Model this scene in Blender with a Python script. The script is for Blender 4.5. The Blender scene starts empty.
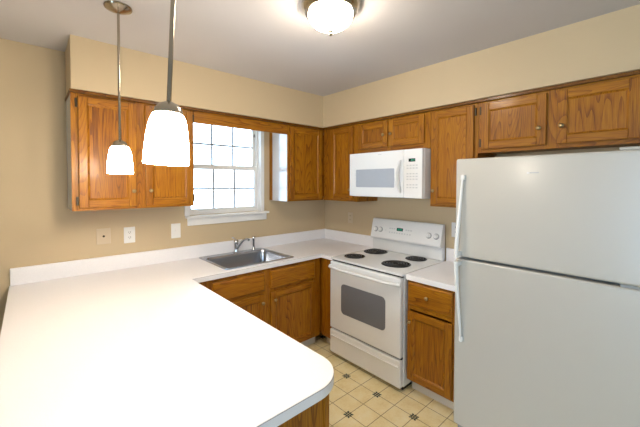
import bpy, bmesh, math, random
from math import radians, sin, cos, pi
from mathutils import Vector, Matrix

random.seed(4)
SC = bpy.context.scene
COL = SC.collection

# ------------------------------------------------------------------ camera
cam_d = bpy.data.cameras.new('camera')
cam = bpy.data.objects.new('camera', cam_d)
COL.objects.link(cam)
CX, CY, CZ = -2.689, -2.893, 1.555
YAW, PITCH, ROLL, FPX, SH = 42.057, 1.409, 0.112, 323.411, -22.424
_y, _p, _r = map(radians, (YAW, PITCH, ROLL))
fw = Vector((sin(_y)*cos(_p), cos(_y)*cos(_p), -sin(_p)))
rt = Vector((cos(_y), -sin(_y), 0))
up = rt.cross(fw)
rt, up = cos(_r)*rt + sin(_r)*up, -sin(_r)*rt + cos(_r)*up
m = Matrix((rt, up, -fw)).transposed().to_4x4()
m.translation = (CX, CY, CZ)
cam.matrix_world = m
cam_d.sensor_fit = 'HORIZONTAL'
cam_d.sensor_width = 36.0
cam_d.lens = FPX/640*36.0
cam_d.shift_y = SH/640.0
cam_d.clip_start = 0.02
SC.camera = cam

# ------------------------------------------------------------------ world, exposure
W = bpy.data.worlds.new('world')
SC.world = W
W.use_nodes = True
bg = W.node_tree.nodes['Background']
bg.inputs[0].default_value = (0.58, 0.79, 1.0, 1)
bg.inputs[1].default_value = 6.2
VS = SC.view_settings
VS.view_transform = 'Standard'
VS.look = 'None'
VS.gamma = 1
VS.use_curve_mapping = False
VS.exposure = 0.80
LAMP = (1.0, 0.88, 0.72)
PENDANT_E, FLUSH_E = 48.0, 50.0

def portal(name, loc, rot, sx, sy):
    d = bpy.data.lights.new(name, 'AREA'); d.shape = 'RECTANGLE'; d.size = sx; d.size_y = sy
    d.cycles.is_portal = True
    o = bpy.data.objects.new(name, d); COL.objects.link(o); o.location = loc; o.rotation_euler = rot
    return o
portal('window_portal', (-1.27, 0.13, 1.70), (radians(-90), 0, 0), 0.74, 0.86)
portal('window_portal', (-5.41, -3.2, 1.1), (0, radians(-90), 0), 2.0, 1.5)  # guides sky light through the added door opening on the left
portal('window_portal', (-2.6, -6.61, 1.5), (radians(90), 0, 0), 1.2, 1.4)  # likewise for the added window opening behind the camera

# ------------------------------------------------------------------ materials
def mat(name, col=(.8, .8, .8), rough=.5, metal=0, **kw):
    m_ = bpy.data.materials.new(name); m_.use_nodes = True
    b = m_.node_tree.nodes['Principled BSDF']
    b.inputs['Base Color'].default_value = (*col, 1)
    b.inputs['Roughness'].default_value = rough
    b.inputs['Metallic'].default_value = metal
    for k, v in kw.items():
        b.inputs[k.replace('_', ' ')].default_value = v
    return m_
def N(m_, t, **kw):
    n = m_.node_tree.nodes.new(t)
    for k, v in kw.items(): setattr(n, k, v)
    return n
def L(m_, a, b): m_.node_tree.links.new(a, b)
def ramp(m_, fac, stops):
    r = N(m_, 'ShaderNodeValToRGB'); L(m_, fac, r.inputs[0])
    e = r.color_ramp.elements
    while len(e) < len(stops): e.new(.5)
    for el, (p, c) in zip(e, stops): el.position = p; el.color = (*c, 1)
    return r.outputs[0]
def math_(m_, op, a, b=None, c=None):
    n = N(m_, 'ShaderNodeMath', operation=op)
    for i, v in enumerate((a, b, c)):
        if v is None: continue
        if isinstance(v, (int, float)): n.inputs[i].default_value = v
        else: L(m_, v, n.inputs[i])
    return n.outputs[0]
def mapping(m_, vec, scale):
    n = N(m_, 'ShaderNodeMapping'); L(m_, vec, n.inputs[0]); n.inputs['Scale'].default_value = scale
    return n.outputs[0]
def noise(m_, vec, scale, detail=3, rough=.5):
    n = N(m_, 'ShaderNodeTexNoise'); L(m_, vec, n.inputs['Vector'])
    n.inputs['Scale'].default_value = scale; n.inputs['Detail'].default_value = detail; n.inputs['Roughness'].default_value = rough
    return n.outputs['Fac']
def bump(m_, h, strength=.2, dist=.002):
    b = N(m_, 'ShaderNodeBump'); b.inputs['Strength'].default_value = strength; b.inputs['Distance'].default_value = dist
    L(m_, h, b.inputs['Height']); L(m_, b.outputs[0], m_.node_tree.nodes['Principled BSDF'].inputs['Normal'])

def oak(name, axis, tone=1.0, coat=.12, rough=.45):
    m_ = mat(name, rough=rough, Coat_Weight=coat, Coat_Roughness=.15, Specular_IOR_Level=.3)
    b = m_.node_tree.nodes['Principled BSDF']
    tc = N(m_, 'ShaderNodeTexCoord'); oi = N(m_, 'ShaderNodeObjectInfo')
    off = N(m_, 'ShaderNodeVectorMath', operation='SCALE'); off.inputs[0].default_value = (17.3, 9.1, 23.7)
    L(m_, oi.outputs['Random'], off.inputs['Scale'])
    add = N(m_, 'ShaderNodeVectorMath', operation='ADD')
    L(m_, tc.outputs['Object'], add.inputs[0]); L(m_, off.outputs[0], add.inputs[1])
    st = [1, 1, 1]; st[axis] = .10
    v1 = mapping(m_, add.outputs[0], tuple(st))
    n1 = noise(m_, v1, 6.5, 1.2, .4)
    rings = math_(m_, 'FRACT', math_(m_, 'MULTIPLY', n1, 34))
    st2 = [1, 1, 1]; st2[axis] = .035
    v2 = mapping(m_, add.outputs[0], tuple(st2))
    fine = noise(m_, v2, 230, 2, .6)
    mid = noise(m_, v2, 45, 2, .5)
    broad = noise(m_, v1, 2.2, 2, .5)
    rings = math_(m_, 'POWER', rings, 3.5)
    s = math_(m_, 'ADD', math_(m_, 'MULTIPLY', rings, .20), math_(m_, 'MULTIPLY', fine, .58))
    s = math_(m_, 'ADD', s, math_(m_, 'MULTIPLY', mid, .30))
    s = math_(m_, 'ADD', s, math_(m_, 'MULTIPLY', broad, .30))
    t = tone
    c = ramp(m_, s, [(.43, (.43*t, .178*t, .005*t)), (.60, (.34*t, .124*t, .003*t)), (.74, (.22*t, .067*t, .002*t)), (.92, (.09*t, .024*t, .001*t))])
    L(m_, c, b.inputs['Base Color'])
    bump(m_, s, .12, .001)
    return m_
OAK_V = oak('honey_oak_upright', 2)
OAK_H = oak('honey_oak_level', 0)
OAK_SIDE = mat('pale_laminate_side', (.66, .65, .66), .22, Coat_Weight=.5, Coat_Roughness=.08)
DARKWOOD = oak('dark_oak_trim', 0, .5)

def painted(name, col, rough=.7, bs=.12):
    m_ = mat(name, col, rough)
    tc = N(m_, 'ShaderNodeTexCoord')
    b = m_.node_tree.nodes['Principled BSDF']
    n = noise(m_, tc.outputs['Object'], 1.3, 2)
    c = ramp(m_, n, [(.3, tuple(x*.97 for x in col)), (.7, tuple(min(1, x*1.03) for x in col))])
    L(m_, c, b.inputs['Base Color'])
    bump(m_, noise(m_, tc.outputs['Object'], 260, 2), bs, .001)
    return m_
WALL = painted('beige_wall_paint', (.56, .435, .270))
CEIL = painted('white_ceiling_paint', (.55, .52, .51), .85)
TRIM = painted('white_trim_paint', (.78, .76, .73), .4, .03)
MUNT = mat('backlit_grey_muntin', (.42, .44, .46), .5)  # backlit shade of the bars painted in as grey
BASEV = mat('pale_vinyl_base', (.66, .60, .50), .5)
LAM = mat('white_laminate', (.86, .84, .85), .28)
def _lam():
    b = LAM.node_tree.nodes['Principled BSDF']; tc = N(LAM, 'ShaderNodeTexCoord')
    n = noise(LAM, tc.outputs['Object'], 320, 2)
    L(LAM, ramp(LAM, n, [(.35, (.85, .83, .84)), (.6, (.90, .88, .89))]), b.inputs['Base Color'])
_lam()
SEAM = mat('laminate_seam', (.30, .22, .15), .6)
APPL = mat('white_enamel', (.80, .80, .79), .22, Coat_Weight=.3)
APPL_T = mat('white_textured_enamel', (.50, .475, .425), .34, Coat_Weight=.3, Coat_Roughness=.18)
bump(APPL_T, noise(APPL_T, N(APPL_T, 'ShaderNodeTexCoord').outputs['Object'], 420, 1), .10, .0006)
PLAST = mat('white_plastic', (.80, .79, .76), .35)
BISQ = mat('bisque_plastic', (.60, .49, .34), .4)
GREY = mat('grey_print', (.36, .37, .38), .5)
LGREY = mat('pale_grey_print', (.55, .56, .57), .5)
GASK = mat('grey_gasket', (.30, .31, .31), .6)
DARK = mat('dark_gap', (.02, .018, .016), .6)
BLK = mat('black_enamel', (.018, .018, .02), .25)
COIL = mat('heating_coil', (.045, .043, .042), .45, .4)
CHROME = mat('chrome', (.62, .62, .63), .12, 1.0)
STEEL = mat('brushed_stainless', (.42, .45, .50), .24, 1.0)
bump(STEEL, noise(STEEL, mapping(STEEL, N(STEEL, 'ShaderNodeTexCoord').outputs['Object'], (1, 40, 40)), 30, 2), .05, .0005)
NICKEL = mat('brushed_nickel', (.42, .37, .29), .2, 1.0)
BRASS = mat('antique_brass', (.38, .27, .13), .35, 1.0)
BRONZE = mat('dark_bronze', (.05, .035, .02), .45, .7)
SCREEN = mat('dark_display', (.01, .02, .015), .15)
def emit(name, col, s, base=(.8, .8, .8)):
    m_ = mat(name, base, .4)
    b = m_.node_tree.nodes['Principled BSDF']
    b.inputs['Emission Color'].default_value = (*col, 1); b.inputs['Emission Strength'].default_value = s
    return m_
LED = emit('green_digits', (.05, .8, .5), .25, (.02, .1, .06))
PGLASS = emit('lit_white_glass', LAMP, PENDANT_E)
FGLASS = emit('lit_alabaster_glass', LAMP, FLUSH_E)
def pane_glass(name, tint=(.95, .98, 1)):
    m_ = bpy.data.materials.new(name); m_.use_nodes = True
    nt = m_.node_tree; nt.nodes.remove(nt.nodes['Principled BSDF'])
    tr = N(m_, 'ShaderNodeBsdfTransparent'); tr.inputs[0].default_value = (*tint, 1)
    gl = N(m_, 'ShaderNodeBsdfGlossy'); gl.inputs['Roughness'].default_value = .02
    fr = N(m_, 'ShaderNodeFresnel'); fr.inputs[0].default_value = 1.45
    mx = N(m_, 'ShaderNodeMixShader'); L(m_, fr.outputs[0], mx.inputs[0]); L(m_, tr.outputs[0], mx.inputs[1]); L(m_, gl.outputs[0], mx.inputs[2])
    L(m_, mx.outputs[0], nt.nodes['Material Output'].inputs[0])
    return m_
GLASS = pane_glass('window_glass')
def screened(name, a, b_, scale, rough):
    m_ = mat(name, a, rough, Coat_Weight=.6, Coat_Roughness=.05)
    tc = N(m_, 'ShaderNodeTexCoord')
    v = N(m_, 'ShaderNodeTexVoronoi'); v.inputs['Scale'].default_value = scale; v.inputs['Randomness'].default_value = 0
    L(m_, tc.outputs['Object'], v.inputs['Vector'])
    L(m_, ramp(m_, v.outputs['Distance'], [(.35, a), (.45, b_)]), m_.node_tree.nodes['Principled BSDF'].inputs['Base Color'])
    return m_
OVENGL = screened('oven_door_glass', (.06, .065, .075), (.17, .18, .20), 260, .12)
MICROGL = screened('microwave_door_glass', (.30, .33, .38), (.50, .54, .60), 330, .12)

def floor_mat():
    m_ = mat('cream_vinyl_tile', rough=.35)
    b = m_.node_tree.nodes['Principled BSDF']
    tc = N(m_, 'ShaderNodeTexCoord'); sp = N(m_, 'ShaderNodeSeparateXYZ'); L(m_, tc.outputs['Object'], sp.inputs[0])
    PX, PY, S = -.806, -1.436, .1535
    def cell(o, p, s):          # signed distance to the nearest grid line, metres
        f = math_(m_, 'FRACT', math_(m_, 'ADD', math_(m_, 'DIVIDE', math_(m_, 'SUBTRACT', o, p), s), 100.5))
        return math_(m_, 'MULTIPLY', math_(m_, 'SUBTRACT', f, .5), s)
    ax, ay = cell(sp.outputs[0], PX, S), cell(sp.outputs[1], PY, S)
    line = math_(m_, 'MINIMUM', math_(m_, 'ABSOLUTE', ax), math_(m_, 'ABSOLUTE', ay))
    lm = math_(m_, 'LESS_THAN', line, .0022)
    bx, by = cell(sp.outputs[0], PX, 2*S), cell(sp.outputs[1], PY, 2*S)
    abx, aby = math_(m_, 'ABSOLUTE', bx), math_(m_, 'ABSOLUTE', by)
    mxx, mnn = math_(m_, 'MAXIMUM', abx, aby), math_(m_, 'MINIMUM', abx, aby)
    # eight-petal rosette: small square centre, diagonal petals and four axial dabs
    diag = math_(m_, 'MULTIPLY', math_(m_, 'LESS_THAN', math_(m_, 'SUBTRACT', mxx, mnn), .0100), math_(m_, 'LESS_THAN', mxx, .025))
    axial = math_(m_, 'MULTIPLY', math_(m_, 'LESS_THAN', mnn, .0060), math_(m_, 'LESS_THAN', mxx, .027))
    ringgap = math_(m_, 'GREATER_THAN', math_(m_, 'ABSOLUTE', math_(m_, 'SUBTRACT', mxx, .0085)), .0016)
    ros = math_(m_, 'MULTIPLY', math_(m_, 'MAXIMUM', diag, axial), ringgap)
    mott = noise(m_, tc.outputs['Object'], 9, 5, .65)
    fine = noise(m_, tc.outputs['Object'], 70, 3, .6)
    mm = math_(m_, 'ADD', math_(m_, 'MULTIPLY', mott, .7), math_(m_, 'MULTIPLY', fine, .3))
    base = ramp(m_, mm, [(.32, (.76, .60, .28)), (.5, (.86, .73, .41)), (.68, (.90, .81, .56))])
    m1 = N(m_, 'ShaderNodeMix', data_type='RGBA'); L(m_, lm, m1.inputs[0]); L(m_, base, m1.inputs[6]); m1.inputs[7].default_value = (.30, .20, .10, 1)
    m2 = N(m_, 'ShaderNodeMix', data_type='RGBA'); L(m_, ros, m2.inputs[0]); L(m_, m1.outputs[2], m2.inputs[6]); m2.inputs[7].default_value = (.045, .055, .035, 1)
    L(m_, m2.outputs[2], b.inputs['Base Color'])
    return m_
FLOOR = floor_mat()

# ------------------------------------------------------------------ mesh helpers
class MB:
    def __init__(s): s.bm = bmesh.new(); s.mats = []
    def mi(s, m_):
        if m_ not in s.mats: s.mats.append(m_)
        return s.mats.index(m_)
    def _merge(s, b2, m_, smooth=False):
        i = s.mi(m_)
        for f in b2.faces: f.material_index = i; f.smooth = smooth
        me = bpy.data.meshes.new('tmp'); b2.to_mesh(me); b2.free(); s.bm.from_mesh(me); bpy.data.meshes.remove(me)
    def box(s, x0, x1, y0, y1, z0, z1, m_, bev=0, seg=2):
        b = bmesh.new(); bmesh.ops.create_cube(b, size=1)
        x0, x1 = sorted((x0, x1)); y0, y1 = sorted((y0, y1)); z0, z1 = sorted((z0, z1))
        for v in b.verts:
            v.co = Vector(((x0+x1)/2+v.co.x*(x1-x0), (y0+y1)/2+v.co.y*(y1-y0), (z0+z1)/2+v.co.z*(z1-z0)))
        if bev:
            bev = min(bev, .49*min(x1-x0, y1-y0, z1-z0))
            bmesh.ops.bevel(b, geom=b.edges[:], offset=bev, segments=seg, profile=.5, affect='EDGES')
        s._merge(b, m_, False); return s
    def lathe(s, prof, c, m_, axis='z', n=32, smooth=True, cap=True):
        b = bmesh.new(); rings = []
        for r, h in prof:
            ring = []
            for k in range(n):
                a = 2*pi*k/n; p = (r*cos(a), r*sin(a), h)
                if axis == 'y': p = (p[0], h, p[1])
                if axis == 'x': p = (h, p[0], p[1])
                ring.append(b.verts.new(Vector(p)+Vector(c)))
            rings.append(ring)
        for A, B in zip(rings, rings[1:]):
            for k in range(n):
                b.faces.new((A[k], A[(k+1) % n], B[(k+1) % n], B[k]))
        if cap:
            b.faces.new(rings[0]); b.faces.new(rings[-1])
        bmesh.ops.recalc_face_normals(b, faces=b.faces)
        i = s.mi(m_)
        s._merge(b, m_, smooth); return s
    def tube(s, pts, r, m_, n=12, radii=None, cap=True, flat=None):
        b = bmesh.new(); rings = []; pts = [Vector(p) for p in pts]
        prev = None
        for i, p in enumerate(pts):
            t = (pts[min(i+1, len(pts)-1)]-pts[max(i-1, 0)]).normalized()
            if prev is None:
                a = Vector((0, 0, 1)) if abs(t.z) < .9 else Vector((1, 0, 0))
                u = t.cross(a).normalized()
            else: u = (prev-t*prev.dot(t)).normalized()
            prev = u; w = t.cross(u)
            rr = radii[i] if radii else r
            ra, rb = (rr, rr) if flat is None else (rr*flat[0], rr*flat[1])
            rings.append([b.verts.new(p+u*cos(2*pi*k/n)*ra+w*sin(2*pi*k/n)*rb) for k in range(n)])
        for A, B in zip(rings, rings[1:]):
            for k in range(n): b.faces.new((A[k], A[(k+1) % n], B[(k+1) % n], B[k]))
        if cap: b.faces.new(rings[0]); b.faces.new(rings[-1])
        bmesh.ops.recalc_face_normals(b, faces=b.faces)
        s._merge(b, m_, True); return s
    def loft(s, loops, m_, cap0=False, cap1=False, smooth=True, flip=False):
        b = bmesh.new(); R = [[b.verts.new(Vector(p)) for p in lp] for lp in loops]; n = len(R[0])
        for A, B in zip(R, R[1:]):
            for k in range(n): b.faces.new((A[k], A[(k+1) % n], B[(k+1) % n], B[k]))
        if cap0: b.faces.new(R[0])
        if cap1: b.faces.new(R[-1])
        bmesh.ops.recalc_face_normals(b, faces=b.faces)
        if flip: bmesh.ops.reverse_faces(b, faces=b.faces)
        s._merge(b, m_, smooth); return s
    def prism(s, poly, z0, z1, m_, plane='xy', bev=0):
        """extrude a 2-D outline; plane xz extrudes along y, yz along x"""
        def P(u, v, w): return {'xy': (u, v, w), 'xz': (u, w, v), 'yz': (w, u, v)}[plane]
        b = bmesh.new()
        lo = [b.verts.new(P(u, v, z0)) for u, v in poly]; hi = [b.verts.new(P(u, v, z1)) for u, v in poly]
        n = len(poly)
        b.faces.new(lo); b.faces.new(hi)
        for k in range(n): b.faces.new((lo[k], lo[(k+1) % n], hi[(k+1) % n], hi[k]))
        bmesh.ops.recalc_face_normals(b, faces=b.faces)
        if bev: bmesh.ops.bevel(b, geom=b.edges[:], offset=bev, segments=2, profile=.5, affect='EDGES')
        s._merge(b, m_, False); return s
    def build(s, name, parent=None, loc=None, rotz=0, sharp=35):
        me = bpy.data.meshes.new(name); s.bm.to_mesh(me); s.bm.free()
        for m_ in s.mats: me.materials.append(m_)
        if any(p.use_smooth for p in me.polygons): me.set_sharp_from_angle(angle=radians(sharp))
        o = bpy.data.objects.new(name, me); COL.objects.link(o)
        if parent: o.parent = parent
        if loc is not None: o.location = loc
        if rotz: o.rotation_euler.z = rotz
        return o
def rrect(x0, x1, y0, y1, r, z=None, n=6):
    pts = []
    for cx, cy, a0 in ((x1-r, y1-r, 0), (x0+r, y1-r, 90), (x0+r, y0+r, 180), (x1-r, y0+r, 270)):
        for k in range(n+1):
            a = radians(a0+90*k/n); p = (cx+r*cos(a), cy+r*sin(a))
            pts.append(p if z is None else (*p, z))
    return pts
def fill_slab(outline, holes, z0, z1, m_, name, parent=None, bev=.002):
    """a slab cut from a 2-D outline with holes"""
    cu = bpy.data.curves.new(name, 'CURVE'); cu.dimensions = '2D'; cu.fill_mode = 'BOTH'
    for lp in [outline]+holes:
        sp = cu.splines.new('POLY'); sp.points.add(len(lp)-1)
        for p, q in zip(sp.points, lp): p.co = (q[0], q[1], 0, 1)
        sp.use_cyclic_u = True
    cu.extrude = (z1-z0)/2-bev; cu.bevel_depth = bev; cu.bevel_resolution = 2; cu.offset = -bev
    o = bpy.data.objects.new(name, cu); COL.objects.link(o)
    bpy.context.view_layer.update()
    me = bpy.data.meshes.new_from_object(o.evaluated_get(bpy.context.evaluated_depsgraph_get()))
    bpy.data.objects.remove(o); bpy.data.curves.remove(cu)
    me.materials.clear(); me.materials.append(m_)
    for v in me.vertices: v.co.z += (z0+z1)/2
    for p in me.polygons: p.use_smooth = False; p.material_index = 0
    o = bpy.data.objects.new(name, me); COL.objects.link(o)
    if parent: o.parent = parent
    return o
def thing(name, label, cat, loc=(0, 0, 0), rotz=0, group=None):
    o = bpy.data.objects.new(name, None); COL.objects.link(o); o.empty_display_size = .1
    o.location = loc; o.rotation_euler = (0, 0, rotz)
    o['label'] = label; o['category'] = cat
    if group: o['group'] = group
    return o
def struct(o): o['kind'] = 'structure'; return o
AW, BW = 0.0, -pi/2        # facing of things on the window wall / on the range wall

# ------------------------------------------------------------------ room shell
H = 2.469; ZS = 2.142; SD = .365
XW, YW = -5.3, -6.5
WX0, WX1, WZ0, WZ1 = -1.640, -.905, 1.265, 2.140
struct(MB().box(XW, .12, YW, .12, -.05, 0, FLOOR).build('floor'))
struct(MB().box(XW, .12, YW, .12, H, H+.08, CEIL).build('ceiling'))
w = MB()
w.box(XW, WX0, 0, .14, 0, H, WALL).box(WX1, 0, 0, .14, 0, H, WALL)
w.box(WX0, WX1, 0, .14, 0, WZ0, WALL).box(WX0, WX1, 0, .14, WZ1, H, WALL)
struct(w.build('wall_back'))
struct(MB().box(0, .12, YW, .14, 0, H, WALL).build('wall_right'))
w = MB()      # left wall, out of view; door opening added to let in fill daylight
w.box(XW-.12, XW, -2.4, .14, 0, H, WALL).box(XW-.12, XW, YW, -4.0, 0, H, WALL).box(XW-.12, XW, -4.0, -2.4, 2.1, H, WALL)
struct(w.build('wall_left'))
w = MB()      # wall behind the camera; window opening put in for fill daylight
w.box(XW, -3.2, YW-.12, YW, 0, H, WALL).box(-2.0, .12, YW-.12, YW, 0, H, WALL)
w.box(-3.2, -2.0, YW-.12, YW, 0, .8, WALL).box(-3.2, -2.0, YW-.12, YW, 2.2, H, WALL)
struct(w.build('wall_front'))
w = MB()
w.prism([(-2.484, 0), (-2.484, -SD), (-SD, -SD), (-SD, -3.4), (0, -3.4), (0, 0)], ZS, H, WALL)
struct(w.build('wall_soffit'))
struct(MB().box(XW, -2.46, -.012, 0, 0, .085, TRIM, .003).build('baseboard_back'))

def slider(name, horiz, a0, a1, z0, z1, c, panes):
    """simple framed glazing for the unseen openings added for fill daylight"""
    f = MB(); g = MB()
    def bx(mb, u0, u1, d0, d1, zz0, zz1, mm):
        if horiz: mb.box(u0, u1, c+d0, c+d1, zz0, zz1, mm)
        else: mb.box(c+d0, c+d1, u0, u1, zz0, zz1, mm)
    bx(f, a0, a1, -.03, .03, z0, z0+.06, TRIM); bx(f, a0, a1, -.03, .03, z1-.06, z1, TRIM)
    for k in range(panes+1):
        u = a0+(a1-a0)*k/panes
        bx(f, max(a0, u-.03), min(a1, u+.03), -.03, .03, z0+.06, z1-.06, TRIM)
    bx(g, a0+.03, a1-.03, -.003, .003, z0+.06, z1-.06, GLASS)
    o = struct(f.build(name)); g.build('pane', o); return o
slider('added_fill_door', False, -4.0, -2.4, 0, 2.1, XW-.06, 2)
slider('added_fill_window', True, -3.2, -2.0, .8, 2.2, YW-.06, 2)

# kitchen window: double hung, six over six
wf = MB()
yj0, yj1 = .045, .125
wf.box(WX0, WX0+.018, yj0, yj1, WZ0, WZ1, TRIM, .002).box(WX1-.018, WX1, yj0, yj1, WZ0, WZ1, TRIM, .002)
wf.box(WX0+.018, WX1-.018, yj0, yj1, WZ1-.008, WZ1, TRIM, .002).box(WX0+.018, WX1-.018, yj0, yj1, WZ0, WZ0+.026, TRIM, .002)
win = struct(wf.build('window_1'))
# white lining of the reveal and narrow casing round it
c = MB()
c.box(WX1-.004, WX1, -.012, yj0, WZ0, WZ1, TRIM).box(WX0, WX0+.004, -.012, yj0, WZ0, WZ1, TRIM).box(WX0, WX1, -.012, yj0, WZ1-.004, WZ1, TRIM)
c.box(WX1, WX1+.036, -.012, -.0005, WZ0+.0, 2.14, TRIM, .002).box(WX0-.036, WX0, -.012, -.0005, WZ0, 2.14, TRIM, .002)
c.build('window_casing', win)
sl = MB()
sl.box(WX0-.03, WX1+.075, -.05, yj0, WZ0-.022, WZ0-.0005, TRIM, .005)
sl.box(WX0-.015, WX1+.06, -.02, -.0005, WZ0-.088, WZ0-.022, TRIM, .004)
sl.build('window_sill', win)
ZM = 1.705
def sash(name, y0, y1, z0, z1, bot, top):
    s_ = MB(); st = .024
    x0, x1 = WX0+.018, WX1-.018
    s_.box(x0, x0+st, y0, y1, z0, z1, TRIM, .003).box(x1-st, x1, y0, y1, z0, z1, TRIM, .003)
    s_.box(x0+st, x1-st, y0, y1, z0, z0+bot, TRIM, .003).box(x0+st, x1-st, y0, y1, z1-top, z1, TRIM, .003)
    o = s_.build(name, win)
    mu = MB(); ym = (y0+y1)/2
    gx0, gx1, gz0, gz1 = x0+st, x1-st, z0+bot, z1-top
    for k in (1, 2):
        u = gx0+(gx1-gx0)*k/3; mu.box(u-.009, u+.009, ym-.004, ym+.004, gz0, gz1, MUNT)
    u = (gz0+gz1)/2; mu.box(gx0, gx1, ym-.0035, ym+.0035, u-.009, u+.009, MUNT)
    mu.build('muntin_grid', o)
    MB().box(gx0, gx1, ym+.006, ym+.009, gz0, gz1, GLASS).build('pane', o)
sash('lower_sash', .052, .082, WZ0+.026, ZM+.022, .026, .044)
sash('upper_sash', .086, .116, ZM-.022, WZ1-.008, .044, .018)
MB().box(WX1-.034, WX1-.0185, .075, .0855, 2.03, 2.06, GASK).build('sash_latch', win)

# ------------------------------------------------------------------ cabinets
def door_mesh(w_, h_, t=.019, fr=.050):
    """frame of a recessed-panel oak door, local origin at its lower left back corner, front towards -y"""
    d = MB(); e = .006
    def stile(x0, x1):
        d.box(x0, x1, -t, 0, 0, h_, OAK_V, .004, 2)
    stile(0, fr); stile(w_-fr, w_)
    d.box(fr+.0003, w_-fr-.0003, -t+.0006, 0, 0, fr, OAK_H, .003); d.box(fr+.0003, w_-fr-.0003, -t+.0006, 0, h_-fr, h_, OAK_H, .003)
    # sloping inner moulding
    a, c_ = fr, fr+.011
    lo = [(a, -t+.001, a), (w_-a, -t+.001, a), (w_-a, -t+.001, h_-a), (a, -t+.001, h_-a)]
    li = [(c_, -t+.010, c_), (w_-c_, -t+.010, c_), (w_-c_, -t+.010, h_-c_), (c_, -t+.010, h_-c_)]
    d.loft([lo, li], OAK_V, smooth=False)
    return d
def knob(parent, x, y, z):
    k = MB().lathe([(.005, 0), (.005, -.012), (.008, -.014), (.0135, -.019), (.0135, -.023), (.010, -.027), (.004, -.029)], (0, 0, 0), BRASS, 'y', 20)
    return k.build('knob', parent, (x, y, z))
def door(parent, x0, x1, z0, z1, y, kn=None, hinge=None, fr=.050):
    w_, h_ = x1-x0, z1-z0
    o = door_mesh(w_, h_, fr=fr).build('door', parent, (x0, y, z0))
    p = MB()
    p.box(fr+.004, w_-fr-.004, -.010, -.003, fr+.004, h_-fr-.004, OAK_V)
    p.build('door_panel', o)
    if kn: knob(o, kn[0]-x0, -.019, kn[1]-z0)
    if hinge:
        for zz in ((.045, h_-.045)):
            hx = -.0075 if hinge == 'l' else w_+.0075
            MB().box(hx-.0065, hx+.0065, -.012, -.0005, zz-.028, zz+.028, BRONZE, .002).build('hinge', o)
    return o
def slab_front(name, parent, x0, x1, z0, z1, y, kn=None):
    w_, h_ = x1-x0, z1-z0
    d = MB(); e = .012
    lo = [(0, 0, 0), (w_, 0, 0), (w_, 0, h_), (0, 0, h_)]
    l1 = [(0, -.011, 0), (w_, -.011, 0), (w_, -.011, h_), (0, -.011, h_)]
    l2 = [(e, -.019, e), (w_-e, -.019, e), (w_-e, -.019, h_-e), (e, -.019, h_-e)]
    d.loft([lo, l1, l2], OAK_H, True, True, smooth=False)
    o = d.build(name, parent, (x0, y, z0))
    if kn: knob(o, kn[0]-x0, -.019, kn[1]-z0)
    return o

UB, UT = 1.373, 2.142
FD = .318    # face of the wall cabinet frames
def wall_cab(name, label, wall, u0, u1, z0, doors, group='oak wall cabinets', side_l=None, side_r=None, z1=None, frame0=None):
    z1 = z1 or UT-.001
    loc = (u0, -.0008, z0) if wall == 'A' else (-.0008, -u0, z0)
    t = thing(name, label, 'cabinet', loc, AW if wall == 'A' else BW)
    w_, h_ = u1-u0, z1-z0
    b = MB(); s = .012
    yb = -FD+.018
    b.box(0, s, yb, 0, 0, h_, side_l or OAK_V).box(w_-s, w_, yb, 0, 0, h_, side_r or OAK_V)
    b.box(s, w_-s, yb, 0, h_-s, h_, OAK_H).box(s, w_-s, yb, 0, .012, .012+s, OAK_H).box(s, w_-s, -.006, 0, .024, h_-s, OAK_H)
    b.build('cabinet_body', t)
    if u0 == -.793: MB().box(-.006, -.0002, -.05, -.0002, .002, .745, OAK_V, .001, 1).build('scribe_strip', t)
    f = MB(); f0 = frame0 or 0
    # frame stiles and rails round every door opening
    xs = sorted([(d[0]-u0, d[1]-u0) for d in doors]); edges = [f0]
    yf = (-FD, yb)
    zb_, zt_ = min(d[2] for d in doors)-z0+.012, max(d[3] for d in doors)-z0-.012
    cur = f0
    for a, c_ in xs:
        f.box(cur, a+.012, *yf, 0, h_, OAK_V, .0008, 1); cur = c_-.012
    f.box(cur, w_, *yf, 0, h_, OAK_V, .0008, 1)
    for a, c_ in xs:
        f.box(a+.012, c_-.012, *yf, 0, zb_, OAK_H); f.box(a+.012, c_-.012, *yf, zt_, h_, OAK_H)
    f.build('face_frame', t)
    for d in doors:
        door(t, d[0]-u0, d[1]-u0, d[2]-z0, d[3]-z0, -FD-.0008, (d[4][0]-u0, d[4][1]-z0) if d[4] else None, d[5])
    return t
DZ0, DZ1 = 1.392, 2.108
wall_cab('wall_cabinet', 'two-door oak wall cabinet left of the window, behind the pendants', 'A', -2.484, -1.714, UB,
         [(-2.449, -2.119, DZ0, DZ1, (-2.142, 1.497), 'l'), (-2.063, -1.726, DZ0, DZ1, (-2.032, 1.499), 'r')], side_l=OAK_SIDE, side_r=OAK_SIDE)
wall_cab('wall_cabinet', 'single-door oak wall cabinet right of the window with pale side panel', 'A', -.793, -.322, UB,
         [(-.775, -.358, DZ0, DZ1, None, None)], side_l=OAK_SIDE)
wall_cab('wall_cabinet', 'oak wall cabinet in the corner, directly left of the microwave', 'B', 0.001, .804, UB,
         [(.449, .757, DZ0, DZ1, (.732, 1.490), None)], frame0=.322)
wall_cab('wall_cabinet', 'short two-door oak wall cabinet above the microwave', 'B', .806, 1.572, 1.832,
         [(.832, 1.168, 1.878, DZ1, (1.132, 1.985), None), (1.180, 1.522, 1.878, DZ1, (1.212, 1.985), None)])
wall_cab('wall_cabinet', 'tall single-door oak wall cabinet between microwave and refrigerator', 'B', 1.574, 1.934, UB,
         [(1.588, 1.912, DZ0, DZ1, (1.612, 1.497), 'r')])
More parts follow.
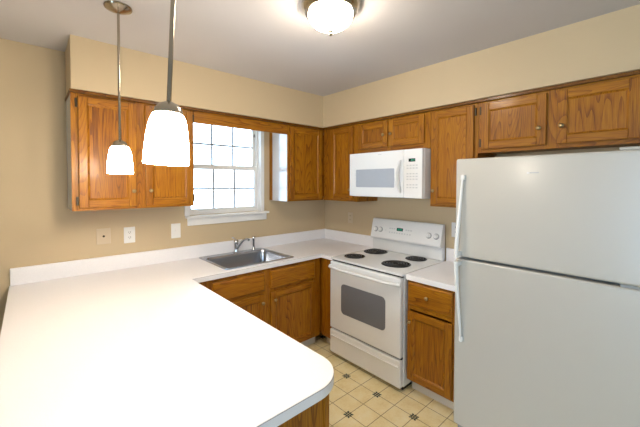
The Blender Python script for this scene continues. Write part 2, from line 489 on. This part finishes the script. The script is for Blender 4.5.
wall_cab('wall_cabinet', 'wide two-door oak wall cabinet above the white refrigerator', 'B', 1.936, 2.80, 1.768,
         [(1.962, 2.345, 1.793, DZ1, (2.309, 1.897), 'l'), (2.398, 2.760, 1.793, DZ1, (2.424, 1.897), 'r')])
# valance over the window and the slim moulding under the soffit
t = MB().box(-1.712, -.795, -FD-.002, -FD+.017, 2.031, 2.140, OAK_H, .002).build('window_valance')
t['label'] = 'plain oak valance board bridging the cabinets above the window'; t['category'] = 'valance'
mo = MB()
mo.prism([(-2.49, -FD+.0), (-2.49, -.345), (-.345, -.345), (-.345, -2.81), (-FD-.003, -2.81), (-FD-.003, -FD-.003), (-2.484, -FD-.003), (-2.484, -.0), (-2.49, -.0)], 2.124, 2.1412, DARKWOOD)
mo.build('trim_1')['kind'] = 'structure'

# base cabinets
HC = .886; CT = .038; BT = HC-CT-.0005
BD = .612
def base_cab(name, label, wall, u0, u1, doors, fronts, f0=None, f1=None, group=None):
    loc = (u0, -.0008, 0) if wall == 'A' else (-.0008, -u0, 0)
    t = thing(name, label, 'cabinet', loc, AW if wall == 'A' else BW)
    w_ = u1-u0; f0 = 0 if f0 is None else f0-u0; f1 = w_ if f1 is None else f1-u0
    b = MB(); s = .015; yb = -BD+.018
    b.box(0, s, yb, 0, .1, BT, OAK_V).box(w_-s, w_, yb, 0, .1, BT, OAK_V)
    b.box(s, w_-s, yb, 0, .1, .1+s, OAK_H).box(s, w_-s, -.006, 0, .1+s, BT, OAK_H)
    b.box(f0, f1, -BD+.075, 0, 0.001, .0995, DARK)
    b.build('cabinet_body', t)
    MB().box(f0, f1, -BD+.066, -BD+.0745, 0.001, .099, BASEV, .002).build('toe_kick', t)
    f = MB(); cur = f0
    for a, c_ in sorted([(d[0]-u0, d[1]-u0) for d in doors]):
        f.box(cur, a+.012, -BD, yb, .1, BT, OAK_V, .0008, 1); cur = c_-.012
        for z0, z1 in ((.1, .125), (.632, .680), (.806, BT)):
            f.box(a+.012, c_-.012, -BD, yb, z0, z1, OAK_H)
    f.box(cur, f1, -BD, yb, .1, BT, OAK_V, .0008, 1)
    f.build('face_frame', t)
    for d in doors: door(t, d[0]-u0, d[1]-u0, d[2], d[3], -BD-.0008, (d[4][0]-u0, d[4][1]) if d[4] else None, d[5])
    for d in fronts: slab_front('drawer' if d[4] else 'false_drawer_front', t, d[0]-u0, d[1]-u0, d[2], d[3], -BD-.0008, (d[4][0]-u0, d[4][1]) if d[4] else None)
    return t
base_cab('sink_base_cabinet', 'two-door oak base cabinet under the sink', 'A', -1.912, -.632,
         [(-1.70, -1.252, .115, .640, (-1.283, .575), None), (-1.196, -.705, .115, .640, (-1.163, .575), None)],
         [(-1.70, -1.252, .668, .820, None), (-1.196, -.705, .668, .820, None)])
t = thing('corner_base_cabinet', 'narrow blank oak corner base cabinet between sink cabinet and range', 'cabinet', (0, 0, 0))
MB().box(-BD+.018, -.0008, -.8015, -.0008, .1, BT, OAK_V).build('cabinet_body', t)
MB().box(-BD, -BD+.0178, -.8015, -BD-.002, .1, BT, OAK_V, .0008, 1).build('face_frame', t)
MB().box(-BD+.066, -BD+.075, -.8015, -.62, .001, .099, BASEV, .002).build('toe_kick', t)
base_cab('drawer_base_cabinet', 'narrow oak base cabinet with one drawer between range and refrigerator', 'B', 1.564, 1.930,
         [(1.574, 1.912, .112, .622, (1.600, .548), None)], [(1.574, 1.912, .668, .832, (1.735, .752))])
# peninsula
t = thing('peninsula_cabinet', 'oak peninsula base cabinet under the white breakfast counter', 'cabinet', (-2.45, -2.086, 0))
MB().box(0, .522, 0, 2.085, .1, BT, OAK_V).build('cabinet_body', t)
MB().box(.03, .455, .02, 2.085, .001, .0995, BASEV).build('toe_kick', t)
MB().box(-.001, .503, -.006, -.0003, .1, BT, OAK_V, .001, 1).box(.503, .524, -.012, -.0003, .1, BT, OAK_V, .001, 1).build('end_panel', t)

# ------------------------------------------------------------------ counters
XE, YE, RC = -1.853, -2.128, .14
def arc(cx, cy, r, a0, a1, n=12): return [(cx+r*cos(radians(a0+(a1-a0)*k/n)), cy+r*sin(radians(a0+(a1-a0)*k/n))) for k in range(n+1)]
def outline(i=0):
    return ([(-2.79+i, -.0009), (-2.79+i, YE+.06)] + arc(-2.73, YE+.06, .06-i, 180, 270, 6) + arc(XE-RC, YE+RC, RC-i, 270, 360) +
            [(XE-i, -.635+i), (-.635+i, -.635+i), (-.635+i, -.802), (-.0009, -.802), (-.0009, -.0009)])
SX0, SX1, SY0, SY1 = -1.575, -.908, -.588, -.028
hole = list(reversed(rrect(SX0+.014, SX1-.014, SY0+.014, SY1-.014, .04)))
ct = thing('countertop', 'white laminate countertop with sink cutout, breakfast bar and corner run', 'countertop', (0, 0, HC-CT))
o = fill_slab(outline(), [hole], 0, CT, LAM, 'worktop', ct)
ol = [(p[0], p[1]) for p in outline(-.0004)]
s_ = MB()
for k in range(len(ol)-5):
    pass
edge = [p for p in ol[1:-2]]
b = bmesh.new()
lo = [b.verts.new((x, y, CT-.0045)) for x, y in edge]; hi = [b.verts.new((x, y, CT-.003)) for x, y in edge]
for k in range(len(edge)-1): b.faces.new((lo[k], lo[k+1], hi[k+1], hi[k]))
s_._merge(b, SEAM); s_.build('edge_seam', ct)
bs = MB()
bs.box(-2.785, -.0009, -.020, -.0009, CT+.0002, CT+.112, LAM, .003)
bs.box(-.020, -.0009, -.802, -.0202, CT+.0002, CT+.112, LAM, .003)
bs.build('backsplash', ct)
c2 = thing('countertop', 'small white laminate countertop between range and refrigerator', 'countertop', (0, -1.5600, HC-CT))
fill_slab([(-.0009, -.001), (-.635, -.001), (-.635, -.375), (-.0009, -.375)], [], 0, CT, LAM, 'worktop', c2)
MB().box(-.020, -.0009, -.375, -.001, CT+.0002, CT+.112, LAM, .003).build('backsplash', c2)

# sink
t = thing('kitchen_sink', 'single-bowl stainless steel sink set in the counter below the window', 'sink', ((SX0+SX1)/2, (SY0+SY1)/2, HC))
hx, hy = (SX1-SX0)/2, (SY1-SY0)/2
s_ = MB()
dk = .075
loops = [rrect(-hx, hx, -hy, hy, .03, .0008), rrect(-hx, hx, -hy, hy, .03, .003), rrect(-hx+.006, hx-.006, -hy+.006, hy-.006, .027, .0055),
         rrect(-hx+.024, hx-.024, -hy+.024, hy-dk, .05, .0045), rrect(-hx+.028, hx-.028, -hy+.028, hy-dk-.004, .05, .001),
         rrect(-hx+.034, hx-.034, -hy+.034, hy-dk-.010, .05, -.02), rrect(-hx+.045, hx-.045, -hy+.045, hy-dk-.02, .055, -.145),
         rrect(-hx+.060, hx-.060, -hy+.060, hy-dk-.035, .06, -.165), rrect(-hx+.09, hx-.09, -hy+.09, hy-dk-.065, .06, -.172),
         rrect(-.06, .06, -.08, .04, .055, -.176)]
s_.loft(loops, STEEL, False, True)
s_.build('basin', t)
MB().lathe([(.045, -.1755), (.045, -.172), (.036, -.172), (.030, -.1745), (.001, -.1745)], (0, -.02, 0), CHROME, n=28).build('drain', t)
FXc, FYc = -1.222-(SX0+SX1)/2, -.073-(SY0+SY1)/2
t = thing('faucet', 'chrome single-lever faucet on the back of the sink', 'faucet', (-1.222, -.073, HC+.0055))
MB().lathe([(.030, 0), (.030, .006), (.024, .012), (.021, .03), (.021, .075), (.023, .082), (.023, .095)], (0, 0, 0), CHROME, n=28).build('faucet_body', t)
P = []
for k in range(13):
    a = k/12; P.append((.006+.030*a, -.012-.165*a, .045+.098*sin(a*pi*.60)+.0*a))
MB().tube(P, .011, CHROME, 14, radii=[.014-.004*k/12 for k in range(13)]).build('spout', t)
MB().lathe([(.023, .0955), (.024, .103), (.020, .116), (.010, .124), (.002, .126)], (0, 0, 0), CHROME, n=24).tube([(0, .0, .118), (-.012, .018, .134), (-.026, .030, .142)], .006, CHROME, 10).build('lever_handle', t)
t = thing('side_sprayer', 'chrome side sprayer right of the faucet on the sink deck', 'sprayer', (-1.032, -.073, HC+.0055))
MB().lathe([(.020, 0), (.020, .004), (.015, .012), (.012, .03)], (0, 0, 0), CHROME, n=24).build('holder', t)
MB().lathe([(.010, .0305), (.0115, .05), (.0125, .09), (.016, .105), (.0175, .125), (.013, .133), (.002, .134)], (0, 0, 0), CHROME, n=24).build('spray_head', t)

# ------------------------------------------------------------------ range (local: x along the wall, front towards -y)
RU0 = .8055; RWd = .750
t = thing('electric_range', 'white freestanding electric range with four black coil burners', 'stove', (-.002, -RU0, 0), BW)
MB().box(0, RWd, -.640, -.022, .04, .872, APPL, .004).build('range_body', t)
MB().box(.02, RWd-.02, -.62, -.04, .002, .040, BLK).build('toe_base', t)
ck = MB()
outl = rrect(-.003, RWd+.003, -.672, -.028, .012)
burn = [(.165, -.505, .092), (.165, -.215, .080), (.590, -.505, .092), (.590, -.215, .080)]
burn = [(.124, -.488, .086), (.128, -.188, .106), (.540, -.445, .111), (.552, -.160, .084)]
holes = []
top = fill_slab(outl, [[(bx_+(r+.006)*cos(-2*pi*k/32), by_+(r+.006)*sin(-2*pi*k/32)) for k in range(32)] for bx_, by_, r in burn], .8725, .890, APPL, 'cooktop', t, .004)
for bx_, by_, r in burn:
    p = MB(); p.lathe([(r+.010, .003), (r+.006, .0055), (r, .003), (r-.006, -.006), (r*.5, -.014), (.004, -.016)], (0, 0, 0), BLK, n=36, cap=False)
    q = p.build('drip_pan', t, (bx_, by_, .888))
    turns = 4 if r > .09 else 3
    pts = []
    for k in range(turns*28+1):
        a = 2*pi*k/28; rr = .018+(r-.022)*k/(turns*28)
        pts.append((rr*cos(a), rr*sin(a), .0065))
    MB().tube(pts, .0052, COIL, 8).build('heating_coil', q)
# backguard
bg_ = MB()
bg_.prism([(-.0255, .892), (-.072, .892), (-.072, 1.000), (-.106, 1.006), (-.113, 1.022), (-.072, 1.192), (-.060, 1.202), (-.0255, 1.202)], 0, RWd, APPL, 'yz', .005)
bo = bg_.build('backguard', t)
# face of the control panel is inclined: helper to place things on it
pA, pB = Vector((-.113, 1.022)), Vector((-.072, 1.192))
pd = (pB-pA).normalized(); pn = Vector((-pd.y, pd.x))
def on_panel(mb_fn, name, x, s, parent=bo, lift=.0005):
    p = pA+pd*s+pn*lift
    o = mb_fn.build(name, parent, (x, p.x, p.y))
    o.rotation_euler.x = -math.atan2(pd.x, pd.y)
    return o
for kx in (.035+.02, .115, .635, .705):
    o = on_panel(MB().lathe([(.0265, 0), (.0265, -.002), (.021, -.003)], (0, 0, 0), GREY, 'y', 28).lathe([(.020, -.0062), (.019, -.018), (.0165, -.021), (.003, -.021)], (0, 0, 0), APPL, 'y', 28).box(-.0035, .0035, -.026, -.018, -.017, .017, APPL, .002), 'knob', kx, .078)
on_panel(MB().lathe([(.003, 0), (.003, -.002)], (0, 0, 0), GREY, 'y', 12), 'indicator_light', .178, .078)
o = on_panel(MB().box(-.034, .034, -.0015, 0, -.014, .014, SCREEN, .0006), 'clock_display', .335, .098)
d = MB()
for k, xx in enumerate((-.020, -.008, .007, .019)):
    d.box(xx-.0035, xx+.0035, -.0020, -.0016, -.008, .008, LED)
d.build('clock_digits', o)
for rx in (.225, .250, .275, .405, .430, .455):
    on_panel(MB().box(-.009, .009, -.0012, 0, -.006, .006, LGREY, .0004), 'touch_button', rx, .100)
for rx in (.225, .253, .281, .309, .337, .365, .393, .421, .449):
    on_panel(MB().box(-.007, .007, -.0012, 0, -.006, .006, LGREY, .0004), 'touch_button', rx, .062)
# door
dm = MB()
yd0, yd1 = -.684, -.645
dm.box(.004, RWd-.004, yd0, yd1, .262, .858, APPL, .010, 3)
od = dm.build('oven_door', t)
wn = MB(); lp = lambda y: [(x, y, z) for x, z in rrect(.145, .612, .425, .685, .035)]
wn.loft([lp(yd0-.0002), lp(yd0-.0022)], OVENGL, False, True, smooth=False)
wn.build('oven_window', od)
hp = []
for k in range(15):
    a = k/14; e_ = 1-abs(2*a-1)**5
    hp.append((.012+.736*a, yd0-.008-.040*e_, .812+.004*e_))
MB().tube(hp, .017, APPL, 14, flat=(1.0, .75)).box(.004, .03, yd0-.016, yd0+.004, .795, .832, APPL, .006).box(RWd-.03, RWd-.004, yd0-.016, yd0+.004, .795, .832, APPL, .006).build('oven_handle', od)
MB().box(.006, RWd-.006, -.655, -.641, .859, .870, DARK).build('vent_gap', t)
dr = MB().box(.004, RWd-.004, yd0, yd1, .040, .247, APPL, .008, 3).box(.02, RWd-.02, yd0-.012, yd0+.004, .190, .206, APPL, .006, 3)
dr.build('storage_drawer', t)
MB().box(.008, RWd-.008, -.66, -.641, .248, .261, DARK).build('drawer_gap', t)

# ------------------------------------------------------------------ microwave
t = thing('microwave', 'white over-the-range microwave above the stove', 'microwave', (-.002, -.808, 1.434), BW)
MW, MH = .762, .3955
MB().box(0, MW, -.405, 0, 0, MH, APPL, .004).build('microwave_body', t)
SPL = .595
dmo = MB().box(.001, SPL-.002, -.432, -.406, .002, MH-.002, APPL, .006, 3).build('microwave_door', t)
wn = MB(); lp = lambda y, g: [(x, y, z) for x, z in rrect(.085-g, .505+g, .085-g, .245+g, .010)]
wn.loft([lp(-.4325, 0), lp(-.4335, 0)], MICROGL, False, True, smooth=False)
wn.build('microwave_window', dmo)
fr_ = MB()
for (a, b_, c_, d_) in ((.06, .530, .272, .275), (.06, .530, .058, .061), (.06, .063, .058, .275), (.527, .530, .058, .275)):
    fr_.box(a, b_, -.4335, -.432, c_, d_, APPL)
fr_.build('door_moulding', dmo)
hp = [(.568-.008*sin(pi*k/12), -.437-.040*sin(pi*k/12), .045+.262*k/12) for k in range(13)]
MB().tube(hp, .015, APPL, 14, radii=[.012+.014*sin(pi*k/12) for k in range(13)], flat=(1.1, .6)).build('microwave_handle', dmo)
cp = MB().box(SPL, MW-.001, -.432, -.406, .002, MH-.002, APPL, .006, 3).build('control_panel', t)
dd = MB().box(.640, .700, -.4335, -.432, .292, .318, SCREEN, .0005).build('clock_display', cp)
MB().box(.664, .670, -.4340, -.4336, .298, .312, LED).box(.676, .682, -.4340, -.4336, .298, .312, LED).box(.688, .693, -.4340, -.4336, .298, .312, LED).build('clock_digits', dd)
for r_ in range(9):
    for c_ in range(4):
        if r_ in (2, 6): continue
        MB().box(.622+c_*.027, .640+c_*.027, -.4329, -.432, .258-r_*.022, .268-r_*.022, LGREY, .0003).build('key', cp)
MB().box(.335, .372, -.4329, -.4318, MH-.030, MH-.024, LGREY).build('nameplate', dmo)
MB().box(.06, .30, -.36, -.1, -.003, .0002, GREY).build('grease_filter', t); MB().box(.45, .70, -.36, -.1, -.003, .0002, GREY).build('grease_filter', t)

# ------------------------------------------------------------------ refrigerator
t = thing('refrigerator', 'white top-freezer refrigerator standing at the right', 'refrigerator', (-.03, -1.996, 0), BW)
FWd, FX = .835, .752      # door front distance from the local origin
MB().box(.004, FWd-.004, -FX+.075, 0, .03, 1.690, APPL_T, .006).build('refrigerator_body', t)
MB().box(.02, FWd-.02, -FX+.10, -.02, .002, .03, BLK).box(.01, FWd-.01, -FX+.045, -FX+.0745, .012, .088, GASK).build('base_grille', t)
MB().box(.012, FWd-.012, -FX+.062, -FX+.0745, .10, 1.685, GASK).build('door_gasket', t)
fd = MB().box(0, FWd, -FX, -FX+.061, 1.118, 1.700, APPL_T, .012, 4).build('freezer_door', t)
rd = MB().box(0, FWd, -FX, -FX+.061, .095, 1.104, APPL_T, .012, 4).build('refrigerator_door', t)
def fhandle(parent, z0, z1, out_at_top):
    pts = []; rad = []
    for k in range(17):
        a = k/16; z = z0+(z1-z0)*a; q = a if out_at_top else 1-a
        e_ = .012+.036*min(1, q*1.25)**1.1
        pts.append((.048-.018*q, -FX-e_, z)); rad.append(.007+.009*q)
    mb = MB().tube(pts, .014, PLAST, 14, radii=rad, flat=(1, .8))
    ze = z1 if out_at_top else z0; s1 = -.03 if out_at_top else 0
    mb.box(.018, .042, -FX-.045, -FX+.001, ze+s1, ze+s1+.03, PLAST, .006, 3)
    ze = z0 if out_at_top else z1-.03
    mb.box(.036, .060, -FX-.018, -FX+.001, ze, ze+.03, PLAST, .005, 3)
    mb.build('door_handle', parent)
fhandle(fd, 1.124, 1.605, False)
fhandle(rd, .615, 1.098, True)
MB().box(.385, .425, -FX-.0012, -FX+.0005, 1.607, 1.614, GREY, .0004).box(.372, .384, -FX-.0012, -FX+.0005, 1.605, 1.613, LGREY, .0004).build('nameplate', fd)
MB().box(FWd-.115, FWd-.005, -FX+.005, -FX+.10, 1.7005, 1.714, APPL_T, .008, 3).build('hinge_cover', t)
MB().box(FWd-.10, FWd-.004, -FX+.01, -FX+.07, 1.1045, 1.1175, GASK).build('centre_hinge', t)

# ------------------------------------------------------------------ wall plates
def plate(name, label, cat, wall, u, z, m_, kind, w_=.072, h_=.118):
    t_ = thing(name, label, cat, (u, -.0005, z) if wall == 'A' else (-.0005, -u, z), AW if wall == 'A' else BW)
    MB().box(-w_/2, w_/2, -.006, 0, -h_/2, h_/2, m_, .003).build('cover_plate', t_)
    if kind == 'outlet':
        for zz in (-.020, .020):
            r_ = MB().prism(rrect(-.017, .017, zz-.014, zz+.014, .008), -.0085, -.006, m_, 'xz').build('receptacle', t_)
            MB().box(-.0075, -.0050, -.0092, -.0086, zz-.002, zz+.008, DARK).box(.0050, .0075, -.0092, -.0086, zz-.002, zz+.008, DARK).box(-.002, .002, -.0092, -.0086, zz-.010, zz-.006, DARK).build('slots', r_)
    elif kind == 'switch':
        MB().box(-.005, .005, -.017, -.006, -.004, .014, m_, .002).build('toggle', t_)
    elif kind == 'rocker':
        MB().box(-.017, .017, -.010, -.006, -.033, .033, m_, .002).build('rocker', t_)
    else:
        MB().lathe([(.008, -.006), (.006, -.010), (.004, -.012)], (0, 0, 0), BRONZE, 'y', 16).build('jack', t_)
    return t_
plate('cable_jack_plate', 'beige cable jack plate, leftmost plate on the window wall', 'wall plate', 'A', -2.273, 1.152, BISQ, 'jack', .09, .118)
plate('wall_outlet', 'white outlet below the left wall cabinet', 'outlet', 'A', -2.102, 1.144, PLAST, 'outlet', .078, .125)
plate('light_switch', 'white light switch plate beside the window sill', 'switch', 'A', -1.751, 1.143, PLAST, 'switch', .078, .125)
plate('wall_outlet', 'beige outlet in the corner left of the range', 'outlet', 'B', .428, 1.168, BISQ, 'outlet', .072, .118)
plate('wall_outlet', 'white outlet right of the range beside the refrigerator handle', 'outlet', 'B', 1.640, 1.160, PLAST, 'outlet', .082, .125)

# ------------------------------------------------------------------ lamps
def pendant(label, x, y, tilt, zb=1.603, h=.160):
    t_ = thing('pendant_lamp', label, 'lamp', (x, y, H), 0, 'pendant lamps over the breakfast bar')
    z0 = zb-H
    MB().lathe([(.063, -.0005), (.065, -.006), (.062, -.012), (.045, -.020), (.028, -.027), (.012, -.032), (.0065, -.034)], (0, 0, 0), NICKEL, n=40).build('ceiling_canopy', t_)
    r_ = MB().tube([(0, 0, -.03), (0, 0, z0+h+.024)], .0065, NICKEL, 14).build('rod', t_)
    MB().lathe([(.0065, z0+h+.030), (.012, z0+h+.027), (.026, z0+h+.020), (.036, z0+h+.008), (.039, z0+h-.007), (.038, z0+h-.008)], (0, 0, 0), NICKEL, n=36).build('socket_cap', t_)
    sh = MB(); zz = z0
    prof = [(.0590, 0), (.0588, .02), (.0575, .05), (.0550, .08), (.0520, .105), (.048, .128), (.0425, .144), (.036, .153), (.030, .157), (.030, .153), (.040, .141), (.049, .105), (.055, .05), (.0565, .0)]
    prof = [(a, z0+b_*h/.158) for a, b_ in prof]; prof.append(prof[0])
    sh.lathe(prof, (0, 0, 0), PGLASS, n=48, cap=False)
    s2 = sh.build('glass_shade', t_)
    MB().lathe([(.012, z0+.150), (.013, z0+.11), (.020, z0+.09), (.028, z0+.065), (.026, z0+.045), (.014, z0+.032), (.002, z0+.030)], (0, 0, 0), PGLASS, n=24).build('bulb', t_)
    t_.rotation_euler = tilt
    return t_
pendant('smaller-looking pendant lamp with white glass shade, farther, before the left cabinet door', -2.328, -.925, (0, 0, 0), 1.603, .148)
pendant('larger-looking pendant lamp with white glass shade, nearest the camera', -2.355, -1.916, (radians(-.5), radians(2.9), 0), 1.607, .148)
t = thing('ceiling_light', 'round flush ceiling light with white glass bowl and nickel rim', 'lamp', (-1.525, -1.681, H))
MB().lathe([(.150, -.0005), (.150, -.010), (.147, -.022), (.136, -.034), (.130, -.046), (.116, -.048)], (0, 0, 0), NICKEL, n=56).build('rim', t)
pr = [(.115*cos(radians(a)), -.049-.080*sin(radians(a))) for a in range(0, 91, 9)]; pr[-1] = (.002, pr[-1][1])
MB().lathe(pr, (0, 0, 0), FGLASS, n=48).build('glass_bowl', t)
MB().lathe([(.004, -.128), (.013, -.131), (.016, -.136), (.009, -.143), (.011, -.148), (.007, -.155), (.001, -.158)], (0, 0, -.002), NICKEL, n=24).build('finial', t)
